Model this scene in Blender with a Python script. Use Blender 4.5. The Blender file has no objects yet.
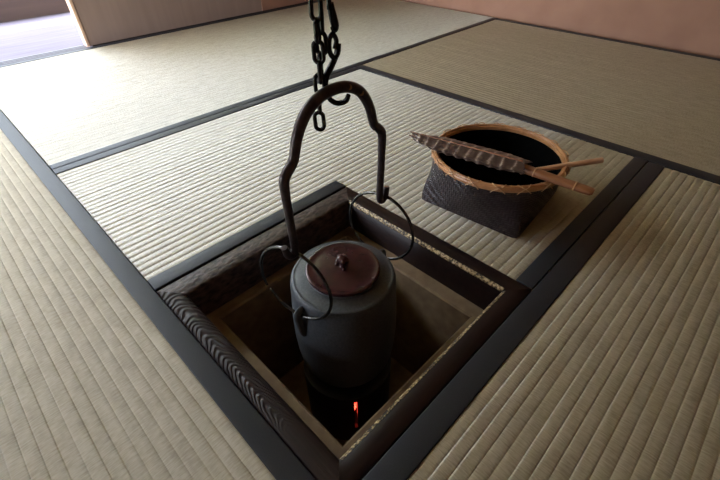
import bpy, bmesh, math, random
from mathutils import Vector, Matrix
random.seed(7)
PI = math.pi
SC = bpy.context.scene
COL = SC.collection

# ------------------------------------------------------------------ helpers
def new_mat(name):
    m = bpy.data.materials.new(name); m.use_nodes = True
    nt = m.node_tree
    b = nt.nodes.get('Principled BSDF')
    return m, nt, b

def N(nt, kind, **kw):
    n = nt.nodes.new(kind)
    for k, v in kw.items():
        if k in n.inputs: n.inputs[k].default_value = v
        else: setattr(n, k, v)
    return n

def math_n(nt, op, a, b=None, c=None):
    n = nt.nodes.new('ShaderNodeMath'); n.operation = op
    for i, v in enumerate((a, b, c)):
        if v is None: continue
        if isinstance(v, (int, float)): n.inputs[i].default_value = v
        else: nt.links.new(v, n.inputs[i])
    return n.outputs[0]

def ramp(nt, fac, stops):
    r = nt.nodes.new('ShaderNodeValToRGB')
    e = r.color_ramp.elements
    while len(e) < len(stops): e.new(0.5)
    for q, (p, c) in zip(e, stops):
        q.position = p; q.color = (*c, 1)
    nt.links.new(fac, r.inputs[0])
    return r.outputs[0]

def obj_coord(nt, scale=(1, 1, 1)):
    t = nt.nodes.new('ShaderNodeTexCoord')
    mp = nt.nodes.new('ShaderNodeMapping'); mp.inputs['Scale'].default_value = scale
    nt.links.new(t.outputs['Object'], mp.inputs['Vector'])
    return mp.outputs['Vector']

def noise(nt, vec, scale, detail=3, rough=.5):
    n = N(nt, 'ShaderNodeTexNoise', Scale=scale, Detail=detail, Roughness=rough)
    nt.links.new(vec, n.inputs['Vector'])
    return n.outputs['Fac']

def bump(nt, bsdf, height, strength, dist):
    b = N(nt, 'ShaderNodeBump', Strength=strength, Distance=dist)
    nt.links.new(height, b.inputs['Height'])
    nt.links.new(b.outputs['Normal'], bsdf.inputs['Normal'])

def basic(name, c0, c1, rough=.5, metal=0., nscale=40, stretch=(1, 1, 1), bstr=.2, bdist=.001, spec=.5, detail=3):
    m, nt, b = new_mat(name)
    v = obj_coord(nt, stretch)
    f = noise(nt, v, nscale, detail)
    nt.links.new(ramp(nt, f, [(.3, c0), (.7, c1)]), b.inputs['Base Color'])
    b.inputs['Roughness'].default_value = rough
    b.inputs['Metallic'].default_value = metal
    b.inputs['Specular IOR Level'].default_value = spec
    if bstr: bump(nt, b, f, bstr, bdist)
    return m

def link(name, bm, mat, parent=None, smooth=True, angle=40, loc=None):
    bmesh.ops.recalc_face_normals(bm, faces=bm.faces)
    me = bpy.data.meshes.new(name); bm.to_mesh(me); bm.free()
    if smooth:
        me.polygons.foreach_set('use_smooth', [True] * len(me.polygons))
        me.set_sharp_from_angle(angle=math.radians(angle))
    o = bpy.data.objects.new(name, me); COL.objects.link(o)
    if mat: me.materials.append(mat)
    if parent: o.parent = parent
    if loc: o.location = loc
    return o

def tag(o, label=None, cat=None, group=None, kind=None):
    if label: o['label'] = label
    if cat: o['category'] = cat
    if group: o['group'] = group
    if kind: o['kind'] = kind
    return o

def thing(name, label, cat, loc=(0, 0, 0), group=None):
    o = bpy.data.objects.new(name, None); COL.objects.link(o)
    o.empty_display_size = .02
    o.location = loc
    return tag(o, label, cat, group)

def box(bm, x0, x1, y0, y1, z0, z1):
    vs = [bm.verts.new((x, y, z)) for z in (z0, z1) for y in (y0, y1) for x in (x0, x1)]
    for f in ((0, 2, 3, 1), (4, 5, 7, 6), (0, 1, 5, 4), (2, 6, 7, 3), (0, 4, 6, 2), (1, 3, 7, 5)):
        bm.faces.new([vs[i] for i in f])
    return vs

def bevel_box(x0, x1, y0, y1, z0, z1, r=.002, seg=2):
    bm = bmesh.new(); box(bm, x0, x1, y0, y1, z0, z1)
    bmesh.ops.bevel(bm, geom=bm.edges[:], offset=r, segments=seg, affect='EDGES', profile=.5)
    return bm

def smooth_path(pts, n=6, closed=False):
    """Catmull-Rom through pts (each a tuple of any length)."""
    P = [tuple(p) for p in pts]; out = []
    m = len(P); rng = range(m if closed else m - 1)
    for i in rng:
        if closed: a, b, c, d = P[i - 1], P[i], P[(i + 1) % m], P[(i + 2) % m]
        else: a, b, c, d = P[max(i - 1, 0)], P[i], P[i + 1], P[min(i + 2, m - 1)]
        for k in range(n):
            t = k / n
            out.append(tuple(.5 * (2 * q + (-p + r) * t + (2 * p - 5 * q + 4 * r - s) * t * t + (-p + 3 * q - 3 * r + s) * t ** 3)
                             for p, q, r, s in zip(a, b, c, d)))
    if not closed: out.append(P[-1])
    return out

def tube(bm, path, rad, seg=12, closed=False, flat=1., up=Vector((0, 0, 1)), caps=True):
    """path: list of 3-vectors, rad: number or list. flat squashes along the second frame axis."""
    pts = [Vector(p[:3]) for p in path]; n = len(pts)
    if not isinstance(rad, (list, tuple)): rad = [rad] * n
    rings = []; prev = None
    for i, p in enumerate(pts):
        if closed: t = pts[(i + 1) % n] - pts[i - 1]
        else: t = pts[min(i + 1, n - 1)] - pts[max(i - 1, 0)]
        t.normalize()
        if prev is None:
            a = t.cross(up)
            if a.length < 1e-3: a = t.cross(Vector((1, 0, 0)))
        else:
            a = prev - t * prev.dot(t)
        a.normalize(); prev = a.copy(); b = t.cross(a)
        rings.append([bm.verts.new(p + a * (math.cos(2 * PI * k / seg) * rad[i]) + b * (math.sin(2 * PI * k / seg) * rad[i] * flat)) for k in range(seg)])
    for i in range(n if closed else n - 1):
        A, B = rings[i], rings[(i + 1) % n]
        off = 0
        if closed and i == n - 1:
            off = min(range(seg), key=lambda q: (B[q].co - A[0].co).length)
        for k in range(seg):
            bm.faces.new((A[k], A[(k + 1) % seg], B[(k + 1 + off) % seg], B[(k + off) % seg]))
    if not closed and caps:
        bm.faces.new(rings[0]); bm.faces.new(list(reversed(rings[-1])))

def lathe(bm, prof, seg=64, c=(0, 0)):
    """prof: list of (r, z), r == 0 closes with a pole."""
    rows = []
    for r, z in prof:
        if r < 1e-6: rows.append([bm.verts.new((c[0], c[1], z))])
        else: rows.append([bm.verts.new((c[0] + r * math.cos(2 * PI * k / seg), c[1] + r * math.sin(2 * PI * k / seg), z)) for k in range(seg)])
    for A, B in zip(rows, rows[1:]):
        for k in range(seg):
            k2 = (k + 1) % seg
            if len(A) == 1 and len(B) == 1: continue
            if len(A) == 1: bm.faces.new((A[0], B[k], B[k2]))
            elif len(B) == 1: bm.faces.new((A[k], A[k2], B[0]))
            else: bm.faces.new((A[k], A[k2], B[k2], B[k]))

def blob(bm, c, r, sx=1, sy=1, sz=1, sub=2, jitter=0.):
    g = bmesh.ops.create_icosphere(bm, subdivisions=sub, radius=r)
    for v in g['verts']:
        k = 1 + random.uniform(-jitter, jitter)
        v.co = Vector((v.co.x * sx * k + c[0], v.co.y * sy * k + c[1], v.co.z * sz * k + c[2]))

# ------------------------------------------------------------------ materials
def mat_tatami():
    m, nt, b = new_mat('woven_rush')
    v = obj_coord(nt)
    # rushes run across the ribs (local y): fine lines that vary quickly along local x
    rush = noise(nt, obj_coord(nt, (1, .13, .3)), 520, 2, .6)
    rush2 = noise(nt, obj_coord(nt, (1, .02, .3)), 1500, 1, .5)
    per_rib = noise(nt, obj_coord(nt, (.35, 1, .3)), 75, 2, .5)
    big = noise(nt, v, 5, 3, .55)
    s = math_n(nt, 'ADD', math_n(nt, 'MULTIPLY', rush, .62), math_n(nt, 'MULTIPLY', per_rib, .38))
    col = ramp(nt, s, [(.32, (.28, .225, .155)), (.48, (.395, .335, .24)), (.64, (.49, .43, .33))])
    mix = N(nt, 'ShaderNodeMix'); mix.data_type = 'RGBA'; mix.blend_type = 'MULTIPLY'
    mix.inputs[0].default_value = .5
    nt.links.new(col, mix.inputs[6]); nt.links.new(ramp(nt, big, [(.3, (.90, .89, .87)), (.7, (1.0, 1.0, 1.0))]), mix.inputs[7])
    nt.links.new(mix.outputs[2], b.inputs['Base Color'])
    b.inputs['Roughness'].default_value = .56
    b.inputs['IOR'].default_value = 1.7
    b.inputs['Specular IOR Level'].default_value = 1.0
    b.inputs['Anisotropic'].default_value = .98      # rushes are fibres: they mirror along themselves and spread light across
    vt = nt.nodes.new('ShaderNodeVectorTransform'); vt.vector_type = 'VECTOR'; vt.convert_from = 'OBJECT'; vt.convert_to = 'WORLD'
    vt.inputs[0].default_value = (1, 0, 0); nt.links.new(vt.outputs[0], b.inputs['Tangent'])
    h = math_n(nt, 'ADD', rush, math_n(nt, 'MULTIPLY', rush2, .4))
    bump(nt, b, h, .36, .0009)
    return m

def mat_cloth():
    m, nt, b = new_mat('navy_border_cloth')
    w = noise(nt, obj_coord(nt), 900, 2)
    nt.links.new(ramp(nt, w, [(.3, (.015, .016, .022)), (.7, (.027, .029, .038))]), b.inputs['Base Color'])
    b.inputs['Roughness'].default_value = .55
    b.inputs['Specular IOR Level'].default_value = .45
    bump(nt, b, w, .25, .0005)
    return m

def mat_ripple():
    """dark lacquer over deeply carved ripple grain: arcs that lengthen to chevrons along the rail"""
    m, nt, b = new_mat('rippled_lacquer')
    t = nt.nodes.new('ShaderNodeTexCoord'); s = nt.nodes.new('ShaderNodeSeparateXYZ')
    nt.links.new(t.outputs['Object'], s.inputs[0])
    x, y = s.outputs[0], s.outputs[1]
    w = noise(nt, obj_coord(nt), 22, 2)
    dx = math_n(nt, 'SUBTRACT', x, .012)
    ax = math_n(nt, 'SQRT', math_n(nt, 'ADD', math_n(nt, 'MULTIPLY', dx, dx), .00002))
    k = math_n(nt, 'MULTIPLY_ADD', y, -9.0, .5)               # chevrons stretch towards the near end
    ph = math_n(nt, 'ADD', math_n(nt, 'SUBTRACT', y, math_n(nt, 'MULTIPLY', ax, math_n(nt, 'MULTIPLY', k, -1.0))), math_n(nt, 'MULTIPLY', w, .034))
    sn = math_n(nt, 'SINE', math_n(nt, 'MULTIPLY', ph, 2 * PI / .0105))
    fade = N(nt, 'ShaderNodeMapRange'); nt.links.new(y, fade.inputs['Value'])
    fade.inputs['From Min'].default_value = -.33; fade.inputs['From Max'].default_value = -.2
    h = math_n(nt, 'MULTIPLY', sn, fade.outputs[0])
    g = noise(nt, obj_coord(nt, (1, .1, 1)), 260, 3)
    h = math_n(nt, 'ADD', h, math_n(nt, 'MULTIPLY', g, .5))
    nt.links.new(ramp(nt, g, [(.3, (.012, .006, .006)), (.7, (.024, .012, .011))]), b.inputs['Base Color'])
    b.inputs['Roughness'].default_value = .45
    b.inputs['Specular IOR Level'].default_value = .3
    bump(nt, b, h, .7, .0013)
    return m

def mat_speckled():
    m, nt, b = new_mat('gold_flecked_edge')
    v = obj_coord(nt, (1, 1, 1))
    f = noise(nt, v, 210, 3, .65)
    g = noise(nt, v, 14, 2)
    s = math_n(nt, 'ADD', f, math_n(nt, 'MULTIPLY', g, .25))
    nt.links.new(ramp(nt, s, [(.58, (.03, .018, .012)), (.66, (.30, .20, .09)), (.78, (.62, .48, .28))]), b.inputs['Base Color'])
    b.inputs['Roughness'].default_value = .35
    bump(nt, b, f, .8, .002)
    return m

def mat_basket():
    m, nt, b = new_mat('dark_woven_bamboo')
    v = obj_coord(nt)
    t = nt.nodes.new('ShaderNodeTexCoord'); s = nt.nodes.new('ShaderNodeSeparateXYZ')
    nt.links.new(t.outputs['UV'], s.inputs[0])
    u, w = s.outputs[0], s.outputs[1]
    # herringbone twill on the walls from UV (u round the wall, v up)
    iu = math_n(nt, 'FLOOR', math_n(nt, 'MULTIPLY', u, 150)); iw = math_n(nt, 'FLOOR', math_n(nt, 'MULTIPLY', w, 22))
    chk = math_n(nt, 'MODULO', math_n(nt, 'ADD', iu, iw), 4.0)
    over = math_n(nt, 'LESS_THAN', chk, 2.0)
    fu = math_n(nt, 'ABSOLUTE', math_n(nt, 'SINE', math_n(nt, 'MULTIPLY', u, 150 * PI)))
    fw = math_n(nt, 'ABSOLUTE', math_n(nt, 'SINE', math_n(nt, 'MULTIPLY', w, 22 * PI)))
    h = math_n(nt, 'ADD', math_n(nt, 'MULTIPLY', over, fu), math_n(nt, 'MULTIPLY', math_n(nt, 'SUBTRACT', 1.0, over), fw))
    f = noise(nt, v, 60, 4)
    nt.links.new(ramp(nt, f, [(.25, (.008, .004, .005)), (.55, (.022, .012, .015)), (.8, (.055, .036, .040))]), b.inputs['Base Color'])
    b.inputs['Roughness'].default_value = .38
    bump(nt, b, math_n(nt, 'ADD', h, f), .6, .0014)
    return m

def mat_feather():
    m, nt, b = new_mat('barred_feather')
    t = nt.nodes.new('ShaderNodeTexCoord'); s = nt.nodes.new('ShaderNodeSeparateXYZ')
    nt.links.new(t.outputs['UV'], s.inputs[0])
    u, w = s.outputs[0], s.outputs[1]           # u along, w across (-1..1 stored as 0..1)
    aw = math_n(nt, 'ABSOLUTE', math_n(nt, 'SUBTRACT', w, .5))
    n = noise(nt, obj_coord(nt), 70, 3)
    ph = math_n(nt, 'ADD', math_n(nt, 'ADD', u, math_n(nt, 'MULTIPLY', aw, .07)), math_n(nt, 'MULTIPLY', n, .05))
    band = math_n(nt, 'SINE', math_n(nt, 'MULTIPLY', ph, 2 * PI * 10.5))
    fine = noise(nt, obj_coord(nt, (1, .2, 1)), 500, 2)
    s2 = math_n(nt, 'ADD', math_n(nt, 'MULTIPLY', band, .5), math_n(nt, 'MULTIPLY', fine, .35))
    nt.links.new(ramp(nt, s2, [(.2, (.07, .042, .034)), (.58, (.15, .095, .076)), (.67, (.32, .24, .20)), (.76, (.62, .52, .45))]), b.inputs['Base Color'])
    b.inputs['Roughness'].default_value = .3
    bump(nt, b, fine, .4, .0008)
    return m

def mat_planks(name, c0, c1, pitch):
    m, nt, b = new_mat(name)
    g = noise(nt, obj_coord(nt, (.06, 1, 1)), 60, 4)
    t = nt.nodes.new('ShaderNodeTexCoord'); s = nt.nodes.new('ShaderNodeSeparateXYZ')
    nt.links.new(t.outputs['Object'], s.inputs[0])
    nt.links.new(ramp(nt, g, [(.3, c0), (.7, c1)]), b.inputs['Base Color'])
    gap = math_n(nt, 'ABSOLUTE', math_n(nt, 'SINE', math_n(nt, 'MULTIPLY', s.outputs[1], PI / pitch)))
    gap = math_n(nt, 'MINIMUM', math_n(nt, 'MULTIPLY', gap, 8.0), 1.0)
    b.inputs['Roughness'].default_value = .75; b.inputs['Specular IOR Level'].default_value = .1
    bump(nt, b, math_n(nt, 'ADD', math_n(nt, 'MULTIPLY', g, .3), gap), .5, .004)
    return m

def mat_emit(name, col, strength):
    m, nt, b = new_mat(name)
    f = noise(nt, obj_coord(nt), 120, 3)
    nt.links.new(ramp(nt, f, [(.3, (.02, .01, .01)), (.6, (.2, .05, .02))]), b.inputs['Base Color'])
    nt.links.new(ramp(nt, f, [(.35, (.25 * col[0], .1 * col[1], .1 * col[2])), (.6, col)]), b.inputs['Emission Color'])
    b.inputs['Emission Strength'].default_value = strength
    return m

def mat_paper():
    m, nt, b = new_mat('added_screen_paper')
    f = noise(nt, obj_coord(nt), 30, 4)
    tr = nt.nodes.new('ShaderNodeBsdfTranslucent'); mx = nt.nodes.new('ShaderNodeMixShader'); mx.inputs[0].default_value = .82
    c = ramp(nt, f, [(.3, (.90, .88, .84)), (.7, (.94, .92, .88))])
    nt.links.new(c, tr.inputs['Color']); nt.links.new(c, b.inputs['Base Color']); b.inputs['Roughness'].default_value = .8
    nt.links.new(b.outputs[0], mx.inputs[1]); nt.links.new(tr.outputs[0], mx.inputs[2])
    nt.links.new(mx.outputs[0], nt.nodes['Material Output'].inputs['Surface'])
    return m

M = dict(
    added_paper=mat_paper(),
    rush=mat_tatami(), cloth=mat_cloth(), ripple=mat_ripple(), speckled=mat_speckled(), basket=mat_basket(), feather=mat_feather(),
    lacquer=basic('dark_lacquer_wood', (.009, .004, .004), (.020, .009, .008), .42, nscale=90, stretch=(.2, 1, 1), bstr=.25, spec=.28),
    rough_lacquer=basic('pitted_lacquer_wood', (.012, .008, .008), (.11, .075, .065), .42, nscale=150, stretch=(.5, 1, 1), bstr=.9, bdist=.002, detail=4, spec=.3),
    clay=basic('hearth_clay', (.16, .10, .055), (.23, .155, .085), .8, nscale=50, bstr=.3),
    ash=basic('brown_ash', (.10, .05, .03), (.17, .09, .05), .9, nscale=60, bstr=.6, bdist=.004),
    iron=basic('cast_iron', (.056, .060, .068), (.090, .096, .108), .5, .25, nscale=300, bstr=.25, bdist=.0006),
    black=basic('black_iron', (.004, .004, .004), (.008, .008, .008), .45, 0., nscale=200, bstr=.2),
    chain=basic('forged_black_iron', (.012, .011, .011), (.035, .032, .032), .22, .7, nscale=260, bstr=.4),
    bow=basic('bronzed_iron', (.035, .025, .028), (.075, .052, .057), .33, .6, nscale=120, bstr=.35),
    ring=basic('polished_iron_ring', (.05, .047, .046), (.10, .095, .09), .25, .9, nscale=120, bstr=.1),
    lid=basic('maroon_bronze', (.034, .010, .012), (.058, .016, .018), .26, .1, nscale=90, bstr=.15),
    rivet=basic('copper_inlay', (.22, .12, .06), (.34, .19, .1), .4, .7, nscale=300, bstr=0),
    bamboo=basic('tan_bamboo', (.36, .155, .06), (.58, .29, .13), .36, nscale=45, stretch=(1, 1, 1), bstr=.15),
    bamboo_dark=basic('bamboo_sheath', (.20, .075, .032), (.34, .14, .065), .4, nscale=70, stretch=(1, .15, 1), bstr=.2),
    cord=basic('pale_cord', (.50, .28, .14), (.66, .42, .24), .5, nscale=200, bstr=.1),
    stick=basic('pale_wood_stick', (.52, .27, .15), (.68, .40, .25), .4, nscale=50, stretch=(.15, 1, 1), bstr=.1),
    inner=basic('black_lining', (.002, .002, .002), (.004, .004, .004), .9, nscale=100, bstr=.1, spec=.03),
    clay_wall=basic('red_clay_plaster', (.26, .13, .082), (.31, .16, .102), .85, nscale=8, bstr=.08, bdist=.002, detail=6),
    panel=basic('brown_panel', (.24, .165, .13), (.28, .195, .155), .6, nscale=30, stretch=(1, 1, .08), bstr=.1),
    post=basic('pale_cedar', (.58, .37, .25), (.68, .46, .33), .5, nscale=40, stretch=(1, 1, .06), bstr=.1),
    sill=basic('grey_sill_wood', (.075, .065, .08), (.11, .10, .12), .5, nscale=60, stretch=(.06, 1, 1), bstr=.1),
    beam=basic('weathered_brown_beam', (.045, .025, .02), (.07, .04, .03), .6, nscale=40, stretch=(.06, 1, 1), bstr=.2),
    veranda=mat_planks('silvered_planks', (.10, .085, .11), (.14, .125, .155), .12),
    ceiling=basic('ceiling_boards', (.30, .20, .13), (.40, .27, .18), .7, nscale=20, stretch=(.1, 1, 1), bstr=.1),
    subfloor=basic('subfloor_boards', (.10, .07, .05), (.15, .1, .07), .8, nscale=20, bstr=.1),
    garden=basic('garden_ground', (.22, .32, .10), (.42, .50, .2), .9, nscale=12, bstr=.4, bdist=.03),
    blocker=basic('blocker_dark', (.02, .022, .018), (.045, .05, .04), .8, nscale=14, bstr=.6, bdist=.05),
    gap=basic('dark_skirting', (.02, .012, .01), (.035, .02, .016), .5, nscale=40, bstr=0),
    ember=mat_emit('glowing_charcoal', (1.0, .06, .03), 9.0),
)

# ------------------------------------------------------------------ layout constants (metres; hearth's left rear outer corner is the origin)
HX, HY = .4195, -.424            # hearth frame outer extent: x 0..HX, y HY..0
FX, XR = 1.010, 1.946            # far mat
YB = 1.4975                      # back edge of the back mat
PITCH = .0155
FLOOR_Z = -.058

# ------------------------------------------------------------------ tatami mats
def ribs(bm, x0, x1, y0, y1, cut=None):
    """woven surface: one rounded rib per pitch, ribs run along x. cut(y) -> x start or None"""
    n = max(1, round((y1 - y0) / PITCH)); p = (y1 - y0) / n
    prof = [(0, -.0010), (.05, -.0006), (.12, -.0003), (.28, -.00008), (.5, 0), (.72, -.00008), (.88, -.0003), (.95, -.0006), (1, -.0010)]
    for i in range(n):
        ya = y0 + i * p
        dz = random.uniform(-.0003, .0001)
        xa = cut(ya + p / 2) if cut else x0
        xs = [xa + (x1 - xa) * k / 10 for k in range(11)]
        cols = [[bm.verts.new((x, ya + t * p, z + (dz if 0 < t < 1 else 0))) for t, z in prof] for x in xs]
        for A, B in zip(cols, cols[1:]):
            for k in range(len(prof) - 1):
                bm.faces.new((A[k], B[k], B[k + 1], A[k + 1]))

def border(x0, x1, y0, y1, parent, zt=.0012):
    bm = bevel_box(x0, x1, y0, y1, -.03, zt, .0016, 3)
    return link('border', bm, M['cloth'], parent)

def mat(label, L, D, h0, h1, loc, rot=0):
    """L along the ribs, D across; h0, h1 widths of the two cloth borders"""
    bm = bmesh.new()
    ribs(bm, .0012, L - .0012, h0, D - h1)
    box(bm, .001, L - .001, .001, D - .001, -.0565, -.0018)
    o = link('tatami_mat', bm, M['rush'], None, angle=80)
    o.location = (*loc, 0); o.rotation_euler = (0, 0, rot)
    tag(o, label, 'mat', 'tatami mats')
    border(.0005, L - .0005, .0006, h0, o)
    border(.0005, L - .0005, D - h1, D - .0006, o)
    return o

# hearth half mat with the square cut out of its corner
bm = bmesh.new()
ribs(bm, .0012, .9724, .0314, .5067)
ribs(bm, HX, .9724, -.3946, .0314)
box(bm, .001, .9726, .0314, .5335, -.0565, -.0018)
box(bm, HX + .0006, .9726, -.4235, .0314, -.0565, -.0018)
o = link('tatami_mat', bm, M['rush'], None, angle=80)
tag(o, 'pale ribbed half mat cut out around the hearth, with the basket standing on it', 'mat', 'tatami mats')
border(.0005, .9728, .5067, .5338, o)
border(HX + .0006, .9728, -.4234, -.3946, o)
border(.0005, HX - .001, .0008, .0314, o, .0028)
mat('sunlit mat along the back wall beside the open doorway', 1.95, .963, .0256, .028, (.0006, .5346))
mat('mat at the far right in front of the clay wall, beyond the basket', 1.9235, .9725, .0275, .036, (1.946, -1.39), PI / 2)
mat('mat at the left with coarse weave, its navy border running along the hearth', 1.92, .96, .0003 + .0303, .03, (0, -.4225), PI / 2)
mat('mat at the lower right on the near side of the hearth', 1.94, .96, .03, .0352, (-.968, -.4245 - .96))

# ------------------------------------------------------------------ hearth frame (mitred rails)
hf = thing('hearth_surround', 'square black lacquered wooden hearth frame set flush into the mats', 'hearth surround', (0, 0, 0))
W = dict(left=.032, rear=.041, far=.0335, near=.0318)
def rail(side, profile, mat_):
    """profile: (fraction of rail width from the outer edge, z)"""
    bm = bmesh.new(); ends = []
    g = .0006
    def corner(a, b, t):       # corner shared by sides a (x side) and b (y side) at fraction t
        x = g + W['left'] * t if a == 'left' else HX - g - W['far'] * t
        y = -g - W['rear'] * t if b == 'rear' else HY + g + W['near'] * t
        return x, y
    if side in ('left', 'far'): ca, cb = (side, 'rear'), (side, 'near')
    else: ca, cb = ('left', side), ('far', side)
    rows = []
    K = 24
    for k in range(K + 1):
        row = []
        for t, z in profile:
            A = Vector((*corner(*ca, t), z)); B = Vector((*corner(*cb, t), z))
            row.append(bm.verts.new(A.lerp(B, k / K)))
        rows.append(row)
    n = len(profile)
    for a, b in zip(rows, rows[1:]):
        for i in range(n): bm.faces.new((a[i], a[(i + 1) % n], b[(i + 1) % n], b[i]))
    bm.faces.new(rows[0]); bm.faces.new(list(reversed(rows[-1])))
    return link('rail', bm, mat_, hf, angle=50)
round_in = [(0, -.066), (0, -.0015), (.04, -.0002), (.12, .0004), (.5, .0008), (.76, .0003), (.88, -.0014), (.96, -.0040), (1, -.008), (1, -.066)]
sharp_in = [(0, -.066), (0, -.001), (.03, 0), (.88, 0), (1, -.0035), (1, -.066)]
rail('left', round_in, M['ripple'])
edge_in = [(0, -.066), (0, -.0015), (.03, -.0002), (.1, .0004), (.5, .0008), (.88, .0003), (.96, -.0010), (1, -.0035), (1, -.066)]
rail('rear', edge_in, M['rough_lacquer'])
for side in ('far', 'near'):
    r = rail(side, sharp_in, M['lacquer'])
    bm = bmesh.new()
    # thin gold-flecked strip over the bevelled inner edge
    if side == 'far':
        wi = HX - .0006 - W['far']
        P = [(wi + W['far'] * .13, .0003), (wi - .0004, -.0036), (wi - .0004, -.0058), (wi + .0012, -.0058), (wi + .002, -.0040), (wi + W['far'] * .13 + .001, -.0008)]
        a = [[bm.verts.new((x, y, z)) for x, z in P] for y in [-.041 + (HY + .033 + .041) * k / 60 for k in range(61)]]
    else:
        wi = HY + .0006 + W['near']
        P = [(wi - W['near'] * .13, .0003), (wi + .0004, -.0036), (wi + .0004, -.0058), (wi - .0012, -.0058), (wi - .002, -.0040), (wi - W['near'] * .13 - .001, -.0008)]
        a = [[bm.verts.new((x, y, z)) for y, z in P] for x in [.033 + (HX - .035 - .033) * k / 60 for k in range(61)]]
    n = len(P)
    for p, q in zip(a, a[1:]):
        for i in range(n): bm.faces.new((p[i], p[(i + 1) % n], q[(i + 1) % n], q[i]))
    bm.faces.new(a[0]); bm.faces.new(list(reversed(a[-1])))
    we = link('flecked_edge', bm, M['speckled'], r)
    we['label'] = 'gold-flecked inner edge'

# ------------------------------------------------------------------ hearth liner (clay pit)
LT, LB = -.0665, -.33
X0, X1, Y0, Y1 = .004, HX - .004, HY + .004, -.004      # outside of the liner
I = .058                                                 # wall thickness (rim seen inside the frame)
bm = bmesh.new()
def loop(x0, x1, y0, y1, z): return [bm.verts.new(v) for v in ((x0, y0, z), (x1, y0, z), (x1, y1, z), (x0, y1, z))]
l0 = loop(X0, X1, Y0, Y1, LB - .02); l1 = loop(X0, X1, Y0, Y1, LT)
l2 = loop(X0 + I - .003, X1 - I + .003, Y0 + I - .003, Y1 - I + .003, LT); l3 = loop(X0 + I, X1 - I, Y0 + I, Y1 - I, LT - .003)
l4 = loop(X0 + I + .012, X1 - I - .012, Y0 + I + .012, Y1 - I - .012, LB)
for a, b in ((l0, l1), (l1, l2), (l2, l3), (l3, l4)):
    for i in range(4): bm.faces.new((a[i], a[(i + 1) % 4], b[(i + 1) % 4], b[i]))
bm.faces.new(l4); bm.faces.new(l0)
liner = link('hearth_liner', bm, M['clay'], angle=20)
tag(liner, 'brown clay liner of the sunken hearth pit, below the black frame', 'hearth liner')

# ------------------------------------------------------------------ heater under the kettle
AX, AY = .2045, -.2185                                    # kettle axis
ht = thing('hearth_heater', 'black cylindrical iron heater standing in the pit beneath the kettle', 'heater', (AX, AY, LB))
bm = bmesh.new()
hz0, hz1, hr = .0, .154, .0805
slot = math.atan2(-.33, -.245) + .05                           # faces the near side
seg = 96; hs = .0028 / hr
angs = [slot + hs + (2 * PI - 2 * hs) * k / seg for k in range(seg + 1)]
def ringv(r, z): return [bm.verts.new((r * math.cos(a), r * math.sin(a), z)) for a in angs]
za, zb = .050, .142                                      # slot height
rows = [ringv(hr, hz0), ringv(hr, za), ringv(hr, zb), ringv(hr, hz1), ringv(hr - .006, hz1 + .001), ringv(hr - .007, zb), ringv(hr - .007, za), ringv(hr - .007, .004)]
for a, b in zip(rows, rows[1:]):
    for k in range(seg): bm.faces.new((a[k], a[k + 1], b[k + 1], b[k]))
for a, b in ((0, 1), (2, 3), (3, 4), (4, 5), (6, 7)):    # close the ring above and below the slot
    bm.faces.new((rows[a][-1], rows[a][0], rows[b][0], rows[b][-1]))
bm.faces.new((rows[1][0], rows[2][0], rows[5][0], rows[6][0])); bm.faces.new((rows[1][-1], rows[2][-1], rows[5][-1], rows[6][-1]))
bm.faces.new((rows[2][0], rows[2][-1], rows[5][-1], rows[5][0])); bm.faces.new((rows[1][0], rows[1][-1], rows[6][-1], rows[6][0]))
bm.faces.new(rows[7][:-1])
lathe(bm, [(0, hz1 - .003), (hr - .0065, hz1 - .003), (hr - .0065, hz1 - .005), (0, hz1 - .005)], 48)
link('drum', bm, M['black'], ht)
for k in range(3):
    a = slot + (k - 1) * .9 if k > 2 else slot + (k - 1) * .12
    rr = .058 if k < 3 else .035
    bm = bmesh.new(); blob(bm, (0, 0, 0), .011, 1, 1, 1.5 if k < 3 else 1, 2, .18)
    e = link('ember', bm, M['ember'], ht, angle=20, loc=(rr * math.cos(a), rr * math.sin(a), .086 + .019 * (k % 3) if k < 3 else .02))
bm = bmesh.new(); blob(bm, (0, 0, 0), .0022, 1, 1, 1, 2)
q = slot + .03
link('rivet', bm, M['ring'], ht, loc=(hr * math.cos(q - .09), hr * math.sin(q - .09), .128))['label'] = 'small bright rivet'

# ------------------------------------------------------------------ kettle
kt = thing('kettle', 'cylindrical cast iron kettle with a maroon lid hanging in the hearth', 'kettle', (AX, AY, 0))
bm = bmesh.new()
prof = [(0, -.172), (.03, -.1715), (.050, -.168), (.064, -.160), (.0735, -.149), (.0795, -.133), (.0825, -.105), (.0840, -.070), (.0835, -.035), (.0815, 0), (.0797, .028), (.0795, .037), (.0785, .042),
        (.0765, .0452), (.074, .0462), (.0725, .0458), (.070, .0466), (.060, .0488), (.053, .0498), (.0540, .0512), (.0532, .0522), (.0500, .0512), (.049, .046), (0, .046)]
lathe(bm, prof, 96)
link('body', bm, M['iron'], kt, angle=35)
bm = bmesh.new()
lathe(bm, [(0, .0530), (.0520, .0524), (.0545, .0540), (.0552, .0566), (.0545, .0590), (.0525, .0602), (.0505, .0600), (.048, .0590), (.040, .0600), (.028, .0612), (.012, .0620), (0, .0622)], 80)
lid = link('lid', bm, M['lid'], kt)
lid['label'] = 'flat maroon lid'
bm = bmesh.new()
lathe(bm, [(0, .060), (.0060, .0602), (.0042, .0625), (.0040, .065), (.0062, .068), (.0082, .0715), (.0080, .0750), (.0060, .0778), (.003, .0788), (0, .0785)], 24)
for k in range(5):
    a = 2 * PI * k / 5 + .3
    blob(bm, (.0062 * math.cos(a), .0062 * math.sin(a), .0725), .0042, 1, 1, 1.25, 2)
for k in range(3):
    a = 2 * PI * k / 3
    blob(bm, (.009 * math.cos(a), .009 * math.sin(a), .0615), .0028, 1.3, 1, .8, 2)
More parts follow.
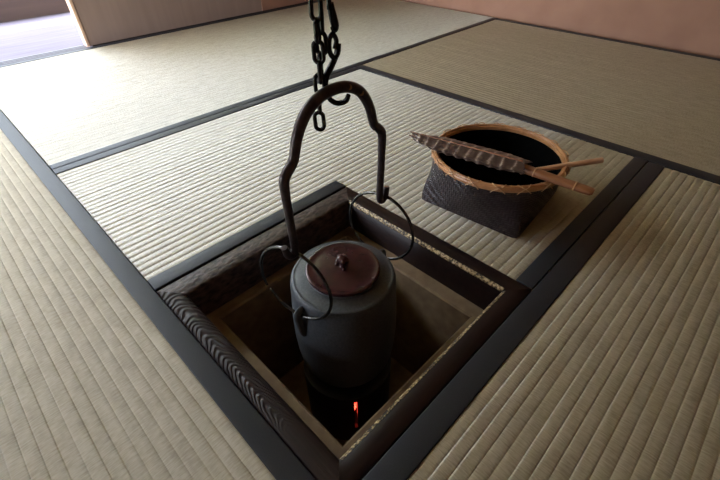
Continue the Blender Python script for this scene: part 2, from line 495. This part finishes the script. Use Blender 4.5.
link('knob', bm, M['lid'], lid, loc=(0, 0, .0018))['label'] = 'plum blossom shaped knob'
for s in (-1, 1):
    bm = bmesh.new()
    # lug: a cast bar standing off the wall with an eye through which the ring passes
    tube(bm, [(s * x, 0, z) for x, z in smooth_path([(.079, -.022), (.0825, -.019), (.0855, -.004), (.0880, .012), (.0895, .022), (.0880, .0300), (.0830, .0325), (.077, .030)], 4)], .0042, 12, flat=1.5)
    link('lug', bm, M['iron'], kt)

# ------------------------------------------------------------------ rings through the lugs
def kettle_ring(c, n, r, label, gap):
    n = Vector(n).normalized(); e = n.cross(Vector((0, 0, 1))).normalized(); g = n.cross(e)
    bm = bmesh.new(); K = 72
    P = []; Rr = []
    for k in range(K + 1):
        a = gap + .06 + (2 * PI - .12) * k / K
        P.append(e * (r * math.cos(a)) + g * (r * math.sin(a)) + n * (.002 * (k / K - .5)))
        Rr.append(0.0023 * (1 - .25 * max(0, abs(k / K - .5) * 2 - .8) / .2))
    tube(bm, P, Rr, 10)
    o = link('kettle_ring', bm, M['ring'], None, loc=c)
    return tag(o, label, 'ring', 'kettle rings')
kettle_ring((.1215, -.2150, .0824), (.971, .23, -.062), .0582, 'iron ring at the left of the kettle, hung from the bow handle', 2.6)
kettle_ring((.2870, -.2169, .0866), (.987, .149, -.062), .0576, 'iron ring at the right of the kettle, nearer the basket', 2.6)

# ------------------------------------------------------------------ bow handle
BC, BY = .2025, -.221
# centreline (x offset, z, radius) right half, from apex down to the hook
half = [(.0, .3225, .0056), (.018, .3205, .0058), (.035, .3125, .0058), (.047, .300, .0056), (.0555, .284, .0052), (.0605, .268, .0047), (.0645, .2605, .0046), (.0725, .253, .0050), (.0775, .2455, .0049),
        (.0785, .232, .0042), (.0782, .205, .0035), (.0775, .180, .0032), (.0768, .155, .0030)]
full = [(-x, z, r) for x, z, r in reversed(half[1:])] + half
hookR = [(.0772, .1450, .0030), (.0795, .1400, .0031), (.0845, .1400, .0031), (.0885, .1450, .0030), (.0902, .1520, .0018), (.0918, .1580, .0012)]
path = [(-x, z, r) for x, z, r in reversed(hookR)] + full + hookR
path = smooth_path(path, 5)
bm = bmesh.new()
tube(bm, [(x, 0, z) for x, z, r in path], [.0034 + r * .5 for x, z, r in path], 16, up=Vector((0, 1, 0)))
bow = link('kettle_hanger', bm, M['bow'], None, loc=(BC, BY, 0))
tag(bow, 'arched dark iron bow handle with shouldered arms above the kettle', 'kettle hanger')
for (x, z) in ((.022, .3188), (.0405, .3075)):
    bm = bmesh.new()
    d = Vector((-.31, -.325, .17)).normalized()
    g = bmesh.ops.create_cone(bm, cap_ends=True, segments=20, radius1=.0032, radius2=.0028, depth=.0012)
    rot = d.to_track_quat('Z', 'Y').to_matrix()
    for v in g['verts']: v.co = rot @ v.co + Vector((x, 0, z)) + d * .0073
    link('inlay', bm, M['rivet'], bow)['label'] = 'round copper inlay'

# ------------------------------------------------------------------ chain and hook
def link_mesh(L, Wd, r):
    bm = bmesh.new(); P = []
    hw = Wd / 2 - r; hl = L / 2 - r - hw
    for k in range(12): a = PI * k / 11; P.append((hw * math.cos(a), 0, hl + hw * math.sin(a)))
    for k in range(12): a = PI + PI * k / 11; P.append((hw * math.cos(a), 0, -hl + hw * math.sin(a)))
    tube(bm, P, r, 10, closed=True, up=Vector((0, 1, 0)))
    return bm
ch = thing('hanging_chain', 'black iron chain dangling in two strands above the kettle handle', 'chain', (0, 0, 0))
proto = link('link', link_mesh(.0245, .0140, .0023), M['chain'], ch)
step = .0245 - 2 * .0023 - .0004
def strand(x, y, z_top, z_bot, first=0., tilt=0.):
    n = int((z_top - z_bot - .0245) / step + 1.0001)
    for i in range(n):
        z = z_bot + .01225 + i * step
        c = proto if (not strand.used) else proto.copy()
        if strand.used: COL.objects.link(c); c.parent = ch
        strand.used = True
        c.location = (x + tilt * (z - z_bot), y + .0006 * random.uniform(-1, 1), z)
        c.rotation_euler = (random.uniform(-.03, .03), random.uniform(-.05, .05), first + (PI / 2 if i % 2 else 0) + random.uniform(-.2, .2))
    return z
strand.used = False
zt = strand(.1925, -.2125, .640, .3280, .75, .0)
strand(.1870, -.2095, .412, .2760, -.6, .13)
bm = bmesh.new()
tube(bm, [(.1925, -.2125, .628), (.1925, -.2125, 2.19)], .005, 12)
link('hanging_rod', bm, M['chain'], ch)

hk = thing('chain_hook', 'black forged iron hook holding the bow handle up, right of the chain links', 'hook', (0, 0, 0))
bm = bmesh.new()
P = [(.2085, -.213, .66, .0022), (.2085, -.213, .42, .0024), (.2105, -.213, .400, .0034), (.2128, -.2135, .388, .0042), (.2145, -.214, .3795, .0040), (.2120, -.2145, .3765, .0026), (.2090, -.215, .3800, .0016)]
P = smooth_path(P, 5); tube(bm, P, [p[3] for p in P], 12)
bm2 = [bm.verts.new(v) for v in ((.2135, -.2125, .3835), (.2205, -.2130, .3778), (.2150, -.2130, .3748), (.2150, -.2170, .3785))]
for f in ((0, 1, 2), (0, 2, 3), (0, 3, 1), (1, 3, 2)): bm.faces.new([bm2[i] for i in f])
link('shank', bm, M['chain'], hk, angle=30)
bm = bmesh.new()
P = smooth_path([(.2135, -.213, .3585), (.2165, -.2125, .3655), (.2130, -.212, .3725), (.2085, -.212, .3700), (.2065, -.2125, .362), (.2080, -.213, .354), (.2125, -.2135, .3505), (.2170, -.214, .3545), (.2185, -.214, .363)], 5)
tube(bm, P, .0026, 10)
link('eye', bm, M['chain'], hk)
bm = bmesh.new()
P = smooth_path([(.2180, -.2125, .3620, .0024), (.2170, -.211, .3520, .0026), (.2110, -.2095, .3420, .0030), (.2040, -.2085, .3330, .0030), (.2010, -.2090, .3220, .0026), (.2015, -.2120, .3125, .0025), (.2055, -.2170, .3065, .0025), (.2105, -.2220, .3055, .0026),
                 (.2145, -.2265, .3085, .0025), (.2160, -.2290, .3150, .0022)], 6)
tube(bm, P, [p[3] * 1.15 for p in P], 10)
link('claw', bm, M['chain'], hk)

# ------------------------------------------------------------------ charcoal basket
BX, BYc = .6030, -.2350
ang = math.atan2(-.199, .018)                            # direction of the side facing the hearth
bk = thing('charcoal_basket', 'dark woven bamboo basket with a square base and round tan rim on the mat', 'basket', (BX, BYc, 0))
RC = Vector((-.003, -.001)); HR = .0920; RR = .1215
def square_r(a, h, p):
    c, s = abs(math.cos(a)), abs(math.sin(a))
    return h / ((c ** p + s ** p) ** (1 / p))
def basket_shell(mat_, inset, name, z0, z1, parent):
    bm = bmesh.new(); uvl = bm.loops.layers.uv.new('UVMap')
    seg, NZ = 128, 16; rows = []
    for j in range(NZ + 1):
        t = j / NZ; z = z0 + (z1 - z0) * t
        row = []
        for k in range(seg):
            a = 2 * PI * k / seg
            e = t * t * (3 - 2 * t)
            rs = square_r(a - ang, .1030 + .008 * t, 26)
            r = rs * (1 - e) + RR * e - inset
            row.append(bm.verts.new((r * math.cos(a) + RC.x * t, r * math.sin(a) + RC.y * t, z)))
        rows.append(row)
    for j in range(NZ):
        for k in range(seg):
            f = bm.faces.new((rows[j][k], rows[j][(k + 1) % seg], rows[j + 1][(k + 1) % seg], rows[j + 1][k]))
            for lp, (u, v) in zip(f.loops, ((k, j), (k + 1, j), (k + 1, j + 1), (k, j + 1))): lp[uvl].uv = (u / seg, v / NZ)
    bm.faces.new(rows[0])
    return link(name, bm, mat_, parent, angle=35)
basket_shell(M['basket'], 0, 'body', .0006, HR, bk)
basket_shell(M['inner'], .004, 'lining', .004, HR + .001, bk)['label'] = 'black lining'
rimz = HR + .001
bm = bmesh.new()
ringp = lambda r, z, K=96: [(RC.x + r * math.cos(2 * PI * k / K), RC.y + r * math.sin(2 * PI * k / K), z) for k in range(K)]
# flat split-bamboo hoop outside and inside, thin round binding on top
def hoop(r0, r1, z0, z1):
    prof = [(r0 + .001, z0), (r1 - .001, z0), (r1, z0 + .002), (r1 + .0006, (z0 + z1) / 2), (r1, z1 - .002), (r1 - .001, z1), (r0 + .001, z1), (r0, z1 - .001), (r0, z0 + .001), (r0 + .001, z0)]
    lathe(bm, prof, 96, (RC.x, RC.y))
hoop(RR - .0005, RR + .0045, rimz - .0030, rimz + .0045)
hoop(RR - .0075, RR - .0025, rimz - .0030, rimz + .0045)
tube(bm, ringp(RR - .0015, rimz + .0048), .0032, 8, closed=True)
rim = link('rim', bm, M['bamboo'], bk)
rim['label'] = 'tan split bamboo rim'
bm = bmesh.new()
K = 18
for k in range(K):                                       # crossed cane lashing over the rim
    for sgn in (-1, 1):
        P = []
        for q in range(9):
            t = q / 8
            a = 2 * PI * (k + .5 + sgn * (t - .5) * .55) / K
            zz = rimz - .0045 + .0135 * math.sin(t * PI / 2); rr = RR + .0056 - .0075 * max(0, t - .7) / .3
            P.append((RC.x + rr * math.cos(a), RC.y + rr * math.sin(a), zz))
        tube(bm, P, .0008, 6)
link('lashing', bm, M['cord'], rim)['label'] = 'crossed pale cane lashing'

# ------------------------------------------------------------------ feather brush lying across the rim
tip = Vector((.5255, -.0790, .1025)); jn = Vector((.5600, -.3010, .1085)); end = Vector((.5735, -.4170, .106))
fb = thing('feather_brush', 'brush of barred brown feathers with a bamboo sheath handle lying across the basket', 'brush', tip)
ax = (jn - tip).normalized(); side = Vector((0, 0, 1)).cross(ax).normalized(); upv = ax.cross(side)
Lf = (jn - tip).length
def feather(off, roll, zoff, w, seed):
    rnd = random.Random(seed)
    bm = bmesh.new(); uvl = bm.loops.layers.uv.new('UVMap'); rows = []; uvs = []
    NU, NW = 60, 8
    for i in range(NU + 1):
        u = i / NU
        ww = w * min(1, (u / .10) ** .7 * .9 + .12) * (1 - .28 * max(0, u - .8) / .2)
        if u < .26: ww *= .62 + .38 * min(1, max(0, (u - .12) / .14))
        ww *= 1 + .05 * math.sin(u * 70 + seed) + rnd.uniform(-.02, .02)
        row = []; ur = []
        for j in range(NW + 1):
            v = j / NW * 2 - 1
            p = ax * (u * Lf + .010 * abs(v)) + side * (off + v * ww) + upv * (zoff + .004 * (1 - v * v) + roll * v * ww + .0004 * math.sin(u * 75 + 2 * abs(v)))
            row.append(bm.verts.new(p)); ur.append((u, j / NW))
        rows.append(row); uvs.append(ur)
    low = [[bm.verts.new(v.co - upv * .0012) for v in r] for r in rows]
    def quad(a, b, c, d, ua, ub, uc, ud):
        f = bm.faces.new((a, b, c, d))
        for lp, uvv in zip(f.loops, (ua, ub, uc, ud)): lp[uvl].uv = uvv
    for i in range(NU):
        for j in range(NW):
            quad(rows[i][j], rows[i + 1][j], rows[i + 1][j + 1], rows[i][j + 1], uvs[i][j], uvs[i + 1][j], uvs[i + 1][j + 1], uvs[i][j + 1])
            quad(low[i][j], low[i][j + 1], low[i + 1][j + 1], low[i + 1][j], uvs[i][j], uvs[i][j + 1], uvs[i + 1][j + 1], uvs[i + 1][j])
    for i in range(NU):
        for j in (0, NW): quad(rows[i][j], rows[i + 1][j], low[i + 1][j], low[i][j], uvs[i][j], uvs[i + 1][j], uvs[i + 1][j], uvs[i][j])
    for i in (0, NU):
        for j in range(NW): quad(rows[i][j], rows[i][j + 1], low[i][j + 1], low[i][j], uvs[i][j], uvs[i][j + 1], uvs[i][j + 1], uvs[i][j])
    f = link('feather', bm, M['feather'], fb, angle=50)
    bm = bmesh.new()
    P = [ax * (u * Lf) + side * off + upv * (zoff + .0048) for u in [k / 20 for k in range(21)]]
    tube(bm, P, [.0005 + .0012 * k / 20 for k in range(21)], 8)
    link('quill', bm, M['bamboo_dark'], f)
feather(.006, .10, 0, .0265, 1)
feather(-.006, -.12, .0035, .0235, 2)
feather(0, .02, .0075, .0225, 3)
# handle: bamboo sheath folded round the quills
bm = bmesh.new()
hv = (end - jn); hd = hv.normalized(); hsd = Vector((0, 0, 1)).cross(hd).normalized(); hup = hd.cross(hsd)
rows = []
prof = [(-.03, .0075, .0065), (.0, .0085, .0065), (.35, .0095, .0055), (.7, .0102, .005), (.92, .0108, .0045), (1.0, .0098, .004), (1.03, .006, .003)]
for t, w, th in prof:
    c = (jn - tip) + hv * t
    rows.append([bm.verts.new(c + hsd * (w * math.copysign(abs(math.cos(a)) ** .6, math.cos(a))) + hup * (th * math.copysign(abs(math.sin(a)) ** .7, math.sin(a)))) for a in [2 * PI * k / 20 for k in range(20)]])
for a, b in zip(rows, rows[1:]):
    for k in range(20): bm.faces.new((a[k], a[(k + 1) % 20], b[(k + 1) % 20], b[k]))
bm.faces.new(rows[0]); bm.faces.new(list(reversed(rows[-1])))
hd_o = link('handle', bm, M['bamboo_dark'], fb)
hd_o['label'] = 'reddish bamboo sheath handle'
for t, w, th in ((.20, .0093, .0063), (.78, .0110, .0055)):
    bm = bmesh.new(); c = (jn - tip) + hv * t
    tube(bm, [c + hsd * (w * math.cos(a)) + hup * (th * math.sin(a)) for a in [2 * PI * k / 28 for k in range(28)]], .0011, 8, closed=True)
    link('binding', bm, M['cord'], hd_o)

# ------------------------------------------------------------------ pale stick in the basket
bm = bmesh.new()
So = Vector((.6880, -.3905, .1065)); Si = Vector((.5850, -.2990, .0890))
dv = So - Si
P = [Si - dv * .06, Si, Si + dv * .5, So]
tube(bm, P, [.0035, .0042, .005, .0052], 12)
st = link('wooden_stick', bm, M['stick'])
tag(st, 'slim pale wooden stick leaning out of the basket over its right rim', 'stick')

# ------------------------------------------------------------------ the room
def struct(name, bm, m, kind='structure', smooth=False):
    o = link(name, bm, m, smooth=smooth); o['kind'] = kind; return o
def sbox(name, x0, x1, y0, y1, z0, z1, m):
    bm = bmesh.new(); box(bm, x0, x1, y0, y1, z0, z1); return struct(name, bm, m)
RX0, RX1, RY0, RY1, CZ = -1.0, 1.985, -1.42, 1.503, 2.2
# sub-floor with the hole for the hearth
bm = bmesh.new()
for a in ((RX0, RX1, 0.0, RY1), (RX0, RX1, RY0, HY), (RX0, 0, HY, 0), (HX, RX1, HY, 0)): box(bm, *a, -.08, FLOOR_Z)
struct('floor', bm, M['subfloor'])
DX = .402                                               # right edge of the doorway in the back wall
bm = bmesh.new()
box(bm, 1.262, RX1 + .06, RY1, RY1 + .06, -.06, CZ)
box(bm, RX0, 1.262, RY1, RY1 + .06, 1.80, CZ)
struct('wall_back', bm, M['clay_wall'])
sbox('wall_right', RX1, RX1 + .06, RY0, RY1, -.06, CZ, M['clay_wall'])
sbox('wall_front', RX0, RX1, RY0 - .06, RY0, -.06, CZ, M['clay_wall'])
bm = bmesh.new()
LY0, LY1 = .3, 1.40  # unseen low opening, added to bring daylight onto the left mat
box(bm, RX0 - .06, RX0, RY0, LY0, -.06, CZ); box(bm, RX0 - .06, RX0, LY1, RY1, -.06, CZ)
box(bm, RX0 - .06, RX0, LY0, LY1, .55, CZ); box(bm, RX0 - .06, RX0, LY0, LY1, -.06, .0)
struct('wall_left', bm, M['clay_wall'])
sbox('ceiling', RX0 - .06, RX1 + .06, RY0 - .06, RY1 + .06, CZ, CZ + .05, M['ceiling'])
bm = bmesh.new()                                        # sliding screen: board below, unseen translucent part above added to pass daylight
dx0, dx1, dy0, dy1, hb = DX + .012, 1.26, RY1 + .002, RY1 + .032, .36
box(bm, dx0, dx1, dy0, dy1, .002, hb); box(bm, dx0, dx0 + .03, dy0, dy1, hb, 1.80); box(bm, dx1 - .03, dx1, dy0, dy1, hb, 1.80); box(bm, dx0, dx1, dy0, dy1, 1.76, 1.80)
for k in range(1, 4): x = dx0 + (dx1 - dx0) * k / 4; box(bm, x - .004, x + .004, dy0 + .004, dy0 + .016, hb, 1.76)
for k in range(1, 8): z = hb + 1.4 * k / 8; box(bm, dx0 + .03, dx1 - .03, dy0 + .006, dy0 + .016, z - .004, z + .004)
door = struct('door_1', bm, M['panel'])
bm = bmesh.new(); box(bm, dx0 + .03, dx1 - .03, dy0 + .0165, dy0 + .0170, hb, 1.76)
link('added_paper', bm, M['added_paper'], door, smooth=False)['label'] = 'unseen white sheet added above the board to pass daylight'
struct('trim_1', bevel_box(DX - .0, DX + .0115, RY1 - .001, RY1 + .042, .001, 1.80, .002), M['post'])
struct('baseboard_back', bevel_box(DX + .02, RX1, RY1 - .004, RY1 + .001, -.03, .004, .001), M['gap'])
# sill with two grooves in the doorway
bm = bmesh.new()
for a in ((1.5035, 1.512, 0.001), (1.512, 1.521, -.006), (1.521, 1.530, .001), (1.530, 1.539, -.006), (1.539, 1.552, .001)):
    box(bm, RX0, DX - .001, a[0], a[1], -.06, a[2])
struct('trim_2', bm, M['sill'])
sbox('veranda_floor', -2.4, 2.2, 1.565, 2.33, -.10, -.012, M['veranda'])
struct('veranda_beam', bevel_box(-2.4, 2.2, 2.332, 2.40, -.10, .085, .004), M['beam'])
bm = bmesh.new(); box(bm, -14, 14, 2.42, 30, -.5, -.45)
box(bm, -14, RX0 - .4, -14, 2.42, -.5, -.45)
struct('garden_ground', bm, M['garden'])
bm = bmesh.new(); box(bm, -14, 14, 8.0, 9.0, -.5, 4.0); struct('low_sky_blocker', bm, M['blocker'])  # unseen hedge-like block, added to hide the low sky from the doorway

sbox('eave_blocker', -2.6, 2.4, 1.57, 2.85, 1.98, 2.06, M['ceiling'])  # unseen eave, added to cut the high sky over the doorway
# ------------------------------------------------------------------ light: overcast sky through the doorway and the added side opening
w = bpy.data.worlds.new('sky'); SC.world = w; w.use_nodes = True
nt = w.node_tree; bg = nt.nodes['Background']
bg.inputs['Color'].default_value = (.80, .885, 1.0, 1); bg.inputs['Strength'].default_value = 24.0
def portal(name, loc, rot, sx, sy):
    l = bpy.data.lights.new(name, 'AREA'); l.shape = 'RECTANGLE'; l.size = sx; l.size_y = sy; l.cycles.is_portal = True
    o = bpy.data.objects.new(name, l); COL.objects.link(o); o.location = loc; o.rotation_euler = rot
portal('doorway_portal', ((RX0 + DX) / 2, RY1 + .05, .9), (-PI / 2, 0, 0), DX - RX0, 1.8)
portal('side_portal', (RX0 - .05, (LY0 + LY1) / 2, .275), (0, -PI / 2, 0), .55, LY1 - LY0)

# ------------------------------------------------------------------ camera
cd = bpy.data.cameras.new('camera'); cam = bpy.data.objects.new('camera', cd); COL.objects.link(cam)
cd.sensor_width = 36; cd.lens = 412.53 / 720 * 36; cd.clip_start = .01
R = ((.70342, .46608, -.53663), (-.71072, .45158, -.5394), (-.00907, .76082, .64891))
mw = Matrix(R).to_4x4(); mw.translation = Vector((-.08512, -.54640, .48333))
cam.matrix_world = mw
SC.camera = cam
SC.view_settings.view_transform = 'Standard'; SC.view_settings.look = 'None'
SC.view_settings.gamma = 1; SC.view_settings.use_curve_mapping = False
SC.view_settings.exposure = 0.14
